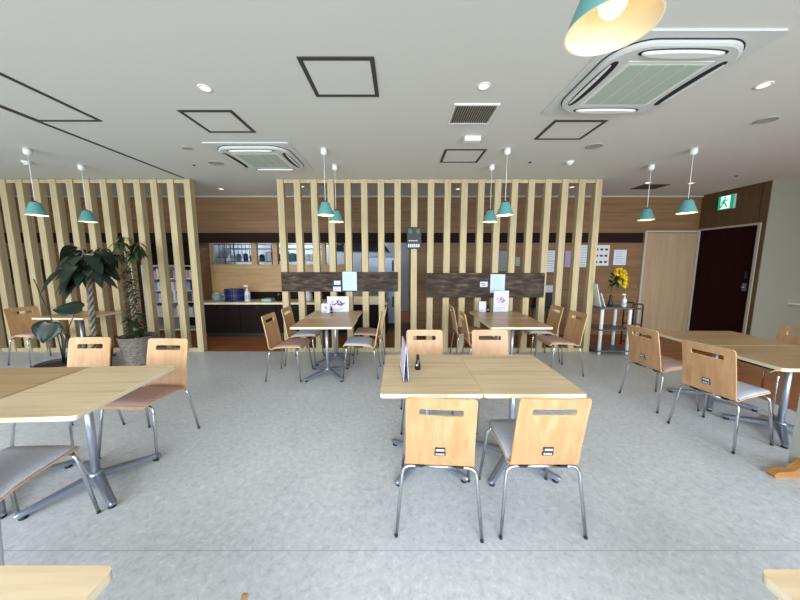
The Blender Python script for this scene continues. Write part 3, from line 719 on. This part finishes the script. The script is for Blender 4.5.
# ladles hanging from a rail
for i in range(9):
    x = -4.02+i*.085; root = MB().tube([(x, 6.75, 1.88), (x, 6.75, 1.64)], .007, 6).build('ladle', M['steel'])
    MB().lathe([(0, -.03), (.025, -.015), (.03, 0)], 12, (x, 6.75, 1.62), cap=False).build('bowl', M['steel'], root)
    tag(root, 'steel ladle hanging in the leftmost serving opening, %s from the left' % ORD[i+1], 'ladle', 'ladles hanging in the serving opening')
o = MB().tube([(-4.12, 6.75, CH), (-4.12, 6.75, 1.885), (-1.3, 6.75, 1.885), (-1.3, 6.75, CH)], .01, 8).build('hanging_rail', M['steel']); tag(o, 'steel rail hung from the ceiling inside the serving openings', 'rail')
root = empty('refrigerator', (-.42, 7.2, 0)); tag(root, 'steel refrigerator in the kitchen doorway', 'refrigerator')
MB().box(-.45, .35, -.35, .4, .08, 1.62, .01).build('body', M['steel'], root)
for z0, z1 in ((.1, .78), (.82, 1.6)):
    d = MB().box(-.43, .33, -.38, -.352, z0, z1, .006).build('fridge_door', M['steel'], root); MB().box(.24, .28, -.41, -.381, z1-.3, z1-.06, .005).build('handle', M['black'], d)
for sx in (-.4, .3): MB().lathe([(.03, 0), (.03, .08)], 12, (sx, -.3, 0)).build('foot', M['black'], root)
root = empty('extractor_hood', (-.95, 7.6, 1.75)); tag(root, 'steel extractor hood over the kitchen doorway space', 'hood')
m = MB(); a = [m.bm.verts.new(v) for v in ((-.7, -.5, 0), (.7, -.5, 0), (.7, .5, 0), (-.7, .5, 0))]; b2 = [m.bm.verts.new(v) for v in ((-.4, -.2, .4), (.4, -.2, .4), (.4, .5, .4), (-.4, .5, .4))]
for i in range(4): m.bm.faces.new((a[i], a[(i+1) % 4], b2[(i+1) % 4], b2[i]))
m.bm.faces.new(a[::-1]); m.bm.faces.new(b2); m.build('canopy', M['steel'], root); MB().box(-.4, .4, -.2, .5, .4, 1.05).build('duct', M['steel'], root)
for x in (-3.0, -1.0):
    root = empty('tube_light', (x, 8.6, CH)); tag(root, 'lit tube light on the kitchen ceiling, %s' % ('left one' if x < -2 else 'right one'), 'light')
    MB().box(-.6, .6, -.08, .08, -.04, 0).build('housing', M['white'], root)
    MB().tube([(-.57, 0, -.06), (.57, 0, -.06)], .015).build('tube', mat('lit tube %d' % x, (240,246,255), .4, emit=(225,238,255), es=3), root)
    area('tube_light_glow', (x, 8.6, CH-.09), (0, 0, 0), 1.2, .15, 42 if x < -2 else 10, (.86, .94, 1))
# alcove shelf behind the left screen
root = empty('magazine_shelf', (-4.85, 6.5, 0)); tag(root, 'white open shelf in the dark alcove behind the left screen', 'shelf')
for x in (-.55, -.05, .55): MB().box(x-.012, x+.012, -.2, .2, 0, 1.44).build('side_panel', M['white'], root)
for z in (.06, .35, .66, .9, 1.15, 1.42): MB().box(-.55, .55, -.2, .2, z-.01, z+.01).build('shelf_board', M['white'], root)
rnd = random.Random(9)
for ri, z in enumerate((.36, .67, .91, 1.16)):
    x = -5.37; ci = 0
    while x < -4.36:
        w = rnd.uniform(.05, .12); h = rnd.uniform(.15, .22)
        if not (-4.93 < x+w and x < -4.87):
            q = rnd.randrange(5); c = [(214,206,214), (190,160,170), (60,60,64), (150,160,180), (226,222,214)][q]
            mm = bpy.data.materials.get('binder %d' % q) or mat('binder %d' % q, c, .6)
            o = MB().box(x, x+w-.006, 6.35, 6.6, z+.001, z+h, .002, 1).build('folder', mm)
            ci += 1; o['label'] = '%s folder, %%s from the left on the %s alcove shelf' % (['pale', 'dusty pink', 'black', 'blue grey', 'cream'][q], ['lowest', 'second', 'third', 'top'][ri]) % ORD[ci]
            o['category'] = 'folder'; o['group'] = 'folders on the alcove shelving'
        x += w
# low dark stand with a printer-like box behind the right end of the screen
root = empty('side_stand', (2.83, 5.85, 0)); tag(root, 'low black stand behind the posts right of the right dark board', 'stand')
MB().box(-.17, .17, -.17, .17, .60, .63).build('stand_top', M['black'], root)
for sx in (-1, 1):
    for sy in (-1, 1): MB().box(sx*.15-.012, sx*.15+.012, sy*.15-.012, sy*.15+.012, 0, .60).build('leg', M['black'], root)
o = MB().box(2.68, 2.98, 5.72, 5.98, .631, .92, .01).build('speaker_box', M['black']); tag(o, 'black box on the low stand behind the posts', 'box')
o = MB().box(2.72, 2.94, 5.74, 5.96, .921, 1.06, .008).build('tissue_box', M['paper']); tag(o, 'white box on top of the black box behind the posts', 'box')
o = MB().box(2.86, 2.95, YB-.012, YB, .5, .62, .003, 1).build('wall_socket', M['white']) ; tag(o, 'white socket low on the timber wall', 'socket')

# ================================================================= ITEMS ON THE TABLES
def leaflet_art(o, x0, x1, z0, z1, Y):
    m = MB(); m.box(x0, x1, Y-.001, Y, z0, z1); m.build('tinted_picture', bpy.data.materials.get('lilac print') or mat('lilac print', (214,204,224), .6), o)
    m = MB(); cx, cz = (x0+x1)/2, (z0+z1)/2; w = (x1-x0)
    rnd = random.Random(3)
    for k in range(11):
        a = rnd.uniform(0, PI); L2 = w*rnd.uniform(.08, .2); x = cx+rnd.uniform(-.3, .3)*w; z = cz+rnd.uniform(-.25, .25)*(z1-z0)
        m.tube([(x-L2*math.cos(a), Y-.002, z-L2*math.sin(a)*.6), (x+L2*math.cos(a), Y-.002, z+L2*math.sin(a)*.6)], w*.022, 5)
    m.build('dark_figures', bpy.data.materials.get('plum ink') or mat('plum ink', (92,70,96), .7), o)
def card_stand(x, y, w, h, label, art=True, z=.7205):
    root = empty('menu_card', (x, y, z)); tag(root, label, 'menu card')
    c = MB().box(-w/2, w/2, -.003, .003, .004, h).build('card', M['paper'], root)
    MB().box(-w/2-.004, w/2+.004, -.03, .03, 0, .004).build('foot', M['clear'], root)
    if art: leaflet_art(c, -w/2+.02, w/2-.02, h*.28, h*.8, -.003)
    m = MB()
    for k in range(3): m.box(-w*.38, w*(.1+.08*k), -.0042, -.003, h*(.08+.06*k), h*(.08+.06*k)+.004)
    m.build('print', bpy.data.materials.get('blue grey ink') or mat('blue grey ink', (110,120,150), .8), c)
    return root
card_stand(-.975, 4.68, .34, .245, 'wide menu card with plum picture on the back left table')
card_stand(-1.155, 4.60, .13, .14, 'small menu card left of the wide one on the back left table')
card_stand(1.59, 4.68, .235, .335, 'upright menu card with plum picture on the back right table')
card_stand(1.30, 4.68, .11, .165, 'small white card left of the upright menu on the back right table', False)
def bottle(x, y, label, h=.115):
    root = empty('soy_sauce_bottle', (x, y, .7205)); tag(root, label, 'bottle'); k = h/.12
    m = MB(); m.lathe([(0, 0), (.021*k, 0), (.023*k, .004*k), (.022*k, .035*k), (.015*k, .06*k), (.012*k, .075*k), (.008*k, .085*k), (0, .085*k)], 20); m.build('body', mat('dark soy', (26,16,14), .12) if 'dark soy' not in bpy.data.materials else bpy.data.materials['dark soy'], root)
    MB().lathe([(.012*k, .084*k), (.012*k, .105*k), (.006*k, .12*k), (0, .12*k)], 16).build('cap', M['black'], root)
    MB().box(-.016*k, -.002*k, -.0235*k, -.015*k, .034*k, .046*k).build('label_patch', M['paper'], root)
bottle(.13, 2.12, 'small dark soy sauce bottle on the centre tables')
bottle(-1.055, 4.56, 'small dark bottle before the wide menu card on the back left table', .10)
bottle(1.385, 4.66, 'small dark bottle beside the white card on the back right table', .12)
# clear stand with lilac leaflets, seen edge on
root = empty('leaflet_stand', (.03, 2.03, .7205), R(4)); tag(root, 'clear leaflet stand with lilac sheets standing edge on at the left of the centre table', 'leaflet stand')
m = MB(); m.box(-.024, .024, -.15, .15, 0, .004); m.build('foot', M['clear'], root)
for sx, mm in ((-1, bpy.data.materials['lilac print']), (1, M['bluepaper'])):
    m = MB(); a = [(sx*.018, -.15, .005), (sx*.018, .15, .005), (sx*.004, .15, .235), (sx*.004, -.15, .235)]; b2 = [(x-sx*.0025, y, z) for x, y, z in a]
    A = [m.bm.verts.new(v) for v in a]; B = [m.bm.verts.new(v) for v in b2]; m.bm.faces.new(A); m.bm.faces.new(B[::-1])
    for i in range(4): m.bm.faces.new((A[i], A[(i+1) % 4], B[(i+1) % 4], B[i]))
    m.build('leaflet', mm, root)

# ================================================================= TROLLEY SHELF, FLOWERS
root = empty('shelf_trolley', (3.48, 4.93, 0)); tag(root, 'three tier shelf with dark boards and white tubular legs right of the middle screen', 'shelf')
for z in (.06, .41, .765): MB().box(-.26, .26, -.20, .20, z-.012, z+.012, .004, 1).build('shelf_board', mat('dark grey board', (92,94,98), .4) if 'dark grey board' not in bpy.data.materials else bpy.data.materials['dark grey board'], root)
for sx in (-1, 1):
    for sy in (-1, 1):
        for z0, z1 in ((.0, .745),):
            MB().lathe([(.014, 0), (.026, .01), (.026, z1-.01), (.024, z1)], 16, (sx*.225, sy*.165, 0)).build('leg', M['white'], root)
spray(3.665, 4.86, .777, .21, 'clear pump bottle on the three tier shelf below the yellow flowers')
root = empty('brochure_rack', (3.28, 4.90, .777)); tag(root, 'leaning grey brochure holders on the three tier shelf', 'brochure holder')
for k, (x, h, a) in enumerate(((-.03, .38, -14), (.04, .24, -20))):
    m = MB(); m.box(-.006, .006, -.10, .10, 0, h); bmesh.ops.transform(m.bm, matrix=Matrix.Translation((x, 0, .004)) @ Matrix.Rotation(R(a), 4, 'Y'), verts=m.bm.verts[:]); m.build('holder', M['offwhite'], root)
    m = MB(); m.box(.0065, .010, -.09, .09, .02, h-.02); bmesh.ops.transform(m.bm, matrix=Matrix.Translation((x, 0, .004)) @ Matrix.Rotation(R(a), 4, 'Y'), verts=m.bm.verts[:]); m.build('brochure', M['bluepaper'], root)
root = empty('flower_vase', (3.50, 4.95, .777)); tag(root, 'dark slim vase holding drooping yellow flowers on the three tier shelf', 'vase')
MB().lathe([(0, 0), (.035, 0), (.04, .03), (.022, .10), (.016, .17), (.02, .18)], 18, cap=False).build('vase', M['black'], root)
for pts in ([(0, 0, .15), (-.005, 0, .30), (.03, 0, .46), (.10, 0, .52)], [(0, 0, .15), (.01, .01, .28), (.05, .01, .44), (.17, .01, .46)]): MB().tube(bez(pts, .1), .004, 6).build('stem', M['leaf2'], root)
def leafmesh(m, base, d, L2, w, droop=.3, fold=.12, n=6, twist=0):
    """a leaf blade as a two-sided curved strip with midrib fold"""
    d = Vector(d).normalized(); side = d.cross(Vector((0, 0, 1)));
    if side.length < .05: side = Vector((1, 0, 0))
    side.normalize(); side = Matrix.Rotation(twist, 3, d) @ side; up = side.cross(d); base = Vector(base); rows = []
    for i in range(n+1):
        t = i/n; p = base+d*L2*t-Vector((0, 0, 1))*droop*L2*t*t; ww = w*math.sin(PI*min(1, t*.93+.05))**.75*(1-.35*t)
        rows.append([m.bm.verts.new(p+side*(-ww)+up*fold*ww), m.bm.verts.new(p), m.bm.verts.new(p+side*ww+up*fold*ww)])
    for a, b2 in zip(rows, rows[1:]):
        for j in (0, 1): f = m.bm.faces.new((a[j], a[j+1], b2[j+1], b2[j])); f.smooth = True; f.material_index = m.mi
rnd = random.Random(12)
for i, (fx, fz) in enumerate(((.07, .575), (.13, .57), (.18, .54), (.215, .49), (.225, .43), (.215, .37), (.14, .44))):
    m = MB()
    for k in range(12):
        a = 2*PI*k/12; leafmesh(m, (fx, 0, fz), (math.cos(a), -.35+rnd.uniform(-.2, .2), math.sin(a)), .078, .026, .1)
    m.lathe([(0, -.012), (.014, 0), (0, .012)], 10, (fx, -.006, fz)); m.build('flower', M['yellow'], root)
m = MB()
for k in range(44): 
    a = rnd.uniform(0, 2*PI); leafmesh(m, (.05+rnd.uniform(-.05, .08), rnd.uniform(-.03, .03), .42+rnd.uniform(-.09, .08)), (math.cos(a), rnd.uniform(-.6, .6), math.sin(a)*.7), rnd.uniform(.08, .13), .03, .2)
m.build('foliage', M['leaf2'], root)
# black wire stand beside the trolley
root = empty('umbrella_stand', (4.17, 5.3, 0)); tag(root, 'black wire umbrella stand behind the three tier shelf', 'umbrella stand')
for y in (-.1, .1): MB().tube(bez([(-.09, y, 0), (-.09, y, .77), (.09, y, .77), (.09, y, 0)], .05), .012, 8).build('hoop', M['black'], root)
for z in (.06, .40, .68):
    MB().tube([(-.09, -.1, z), (.09, -.1, z), (.09, .1, z), (-.09, .1, z), (-.09, -.1, z)], .006, 6).build('ring', M['black'], root)

# ================================================================= PARTITION AT THE RIGHT EDGE
root = empty('partition_panel', (2.85, 2.03, 0)); tag(root, 'grey standing partition on wooden feet at the right edge', 'partition')
MB().box(-.016, .016, -.85, 0.0, .045, 1.35, .004, 1).build('panel', M['screenpanel'], root)
for y in (-.05, -.80):
    m = MB(); p = [(-.22, 0), (.22, 0), (.235, .018), (.215, .042), (.10, .052), (.045, .09), (.030, .12), (-.030, .12), (-.045, .09), (-.10, .052), (-.215, .042), (-.235, .018)]
    m.prism([(x, z) for x, z in p], -.025, .025, Matrix.Translation((0, y-.03, 0)) @ Matrix.Rotation(PI/2, 4, 'X')); m.build('foot', M['woodfoot'], root)

# ================================================================= PLANTS
def braid(h, r, t, n=3, turns=4, lean=(0, 0), z0=0):
    ms = []
    for k in range(n):
        pts = []
        for i in range(60):
            u = i/59; a = 2*PI*(turns*u+k/n); pts.append((lean[0]*u+r*math.cos(a), lean[1]*u+r*math.sin(a), z0+h*u))
        ms.append(MB().tube(pts, t, 8, t*.8))
    return ms
root = empty('braided_fig_tree', (-4.20, 4.0, 0)); tag(root, 'potted tree with braided trunk and large dark drooping leaves', 'plant')
MB().lathe([(0, 0), (.15, 0), (.19, .28), (.20, .30), (.185, .30), (.175, .26), (0, .25)], 32).build('pot', M['terra'], root)
MB().lathe([(0, .262), (.176, .262)], 24, cap=False).build('soil', M['soil'], root)
for b_ in braid(1.14, .024, .019, lean=(.07, 0), z0=.24): b_.build('trunk_strand', M['bark'], root)
rnd = random.Random(5); m = MB(); st = MB()
for k in range(54):
    a = 2*PI*k/54*7+rnd.uniform(-.6, .6); el = rnd.uniform(-.5, 1.1); o_ = Vector((.07+rnd.uniform(-.03, .03), rnd.uniform(-.03, .03), 1.30+rnd.uniform(0, .30)))
    d = Vector((math.cos(a), math.sin(a), el)); p = o_+d.normalized()*rnd.uniform(.05, .18)
    st.tube([o_, (o_+p)/2+Vector((0, 0, .03)), p], .004, 5)
    leafmesh(m, p, (d.x, d.y, d.z*.25-.15), rnd.uniform(.17, .26), rnd.uniform(.07, .10), rnd.uniform(.6, 1.3), .18, 7, rnd.uniform(-.5, .5))
for k in range(9):
    a = rnd.uniform(0, 2*PI); o_ = Vector((.02, 0, 1.45)); d = Vector((math.cos(a)*.7, math.sin(a)*.5, 1)); p = o_+d.normalized()*rnd.uniform(.1, .28)
    st.tube([o_, p], .004, 5); leafmesh(m, p, (d.x, d.y, .4), rnd.uniform(.14, .22), .022, .9, .2, 6)
st.build('leaf_stalks', M['bark'], root); m.build('foliage', M['leaf'], root)
root = empty('braided_vine_tree', (-3.88, 4.33, 0)); tag(root, 'potted tree in grey wicker basket with twisted trunk wrapped in small leaves', 'plant')
prof = []
for i in range(14):
    z = .40*i/13; r = .165+.055*i/13+(.006 if i % 2 else 0); prof.append((r, z))
MB().lathe([(0, 0)]+prof+[(.235, .415), (.225, .43), (.205, .42), (.20, .37), (0, .36)], 40).build('wicker_basket', M['rattan'], root)
MB().lathe([(0, .385), (.202, .385)], 24, cap=False).build('soil', M['soil'], root)
for b_ in braid(1.05, .022, .016, turns=5, lean=(-.03, 0), z0=.36): b_.build('trunk_strand', M['bark'], root)
m = MB(); st = MB(); rnd = random.Random(21)
for k in range(240):
    z = .42+1.0*(k/240)**1.1; a = rnd.uniform(0, 2*PI); sc = 1.3 if z < .75 else .85
    leafmesh(m, (-.02+.04*math.cos(a), .04*math.sin(a), z), (math.cos(a), math.sin(a), .25), rnd.uniform(.06, .10)*sc, .030*sc, .5, .1, 4)
# arching branches with drooping clusters
for bx, by, bz in ((-.34, -.05, 1.70), (-.22, .1, 1.78), (.0, -.05, 1.86), (.14, .05, 1.78), (.22, -.1, 1.62), (-.08, -.15, 1.60), (.06, .12, 1.70)):
    tip = Vector((bx, by, bz)); o_ = Vector((-.03, 0, 1.38)); mid = (o_+tip)/2+Vector((0, 0, .14))
    path = [o_*(1-t)**2+mid*2*t*(1-t)+tip*t*t for t in [i/10 for i in range(11)]]; st.tube(path, .007, 6, .003)
    for k in range(17):
        p = path[rnd.randrange(6, 11)]; a = rnd.uniform(0, 2*PI); leafmesh(m, p, (math.cos(a), math.sin(a), rnd.uniform(-.5, .3)), rnd.uniform(.10, .17), .024, rnd.uniform(.4, 1.1), .15, 5)
st.build('branches', M['bark'], root); m.build('foliage', M['leaf2'], root)
# elephant ear plant with two big leaves
root = empty('elephant_ear_plant', (-4.60, 3.95, 0)); tag(root, 'low plant with two big dark heart shaped leaves at left', 'plant')
MB().lathe([(0, 0), (.20, 0), (.26, .13), (.27, .15), (.25, .15), (.235, .12), (0, .11)], 32).build('pot', M['slatepot'], root)
MB().lathe([(0, .122), (.236, .122)], 24, cap=False).build('soil', M['soil'], root)
def bigleaf(c, n_, upv, L2, w):
    """heart shaped blade: centre, normal, direction of its tip"""
    c = Vector(c); n_ = Vector(n_).normalized(); t = Vector(upv); t = (t-n_*t.dot(n_)).normalized(); s_ = n_.cross(t); m = MB(); rows = []
    pr = [(-.38, .18), (-.30, .34), (-.12, .48), (.08, .50), (.30, .42), (.52, .27), (.70, .11), (.80, .0)]
    for i, (v, h) in enumerate(pr):
        r = []
        for u in (-1, -.5, 0, .5, 1):
            notch = .14*(1-abs(u))**1.5 if i == 0 else (.05*(1-abs(u)) if i == 1 else 0)
            p = c+t*(v+notch)*L2+s_*u*h*w*2+n_*(abs(u)*.10*w*1.6-.12*L2*(v*v))
            r.append(m.bm.verts.new(p))
        rows.append(r)
    for a, b2 in zip(rows, rows[1:]):
        for j in range(4):
            try: m.bm.faces.new((a[j], a[j+1], b2[j+1], b2[j])).smooth = True
            except ValueError: pass
    bmesh.ops.remove_doubles(m.bm, verts=m.bm.verts[:], dist=.001)
    bmesh.ops.solidify(m.bm, geom=m.bm.faces[:], thickness=.003)
    return m
bigleaf((-.05, -.05, .63), (.25, -.9, .35), (-.15, -.2, -1), .25, .17).build('leaf', M['leaf'], root)
bigleaf((.20, .05, .87), (.15, -.7, .7), (-.95, -.25, .05), .30, .12).build('leaf', M['leaf'], root)
for pts in ([(0, 0, .12), (.02, .02, .45), (-.02, .02, .70)], [(0, .02, .12), (.05, .03, .5), (.20, .08, .86)], [(.02, 0, .12), (-.02, 0, .6), (-.22, 0, 1.28)], [(.03, 0, .12), (.15, 0, .40), (.42, .02, .52)], [(.03, .03, .12), (.12, .03, .30), (.33, .05, .50)]):
    MB().tube(bez(pts, .3, 8), .009, 7, .005).build('stalk', M['leaf'], root)
m = MB()
for k in range(9): a = 2*PI*k/9; leafmesh(m, (.42, .02, .50), (math.cos(a), math.sin(a), .2), .14, .035, .5)
m.build('small_leaves', M['leaf2'], root)
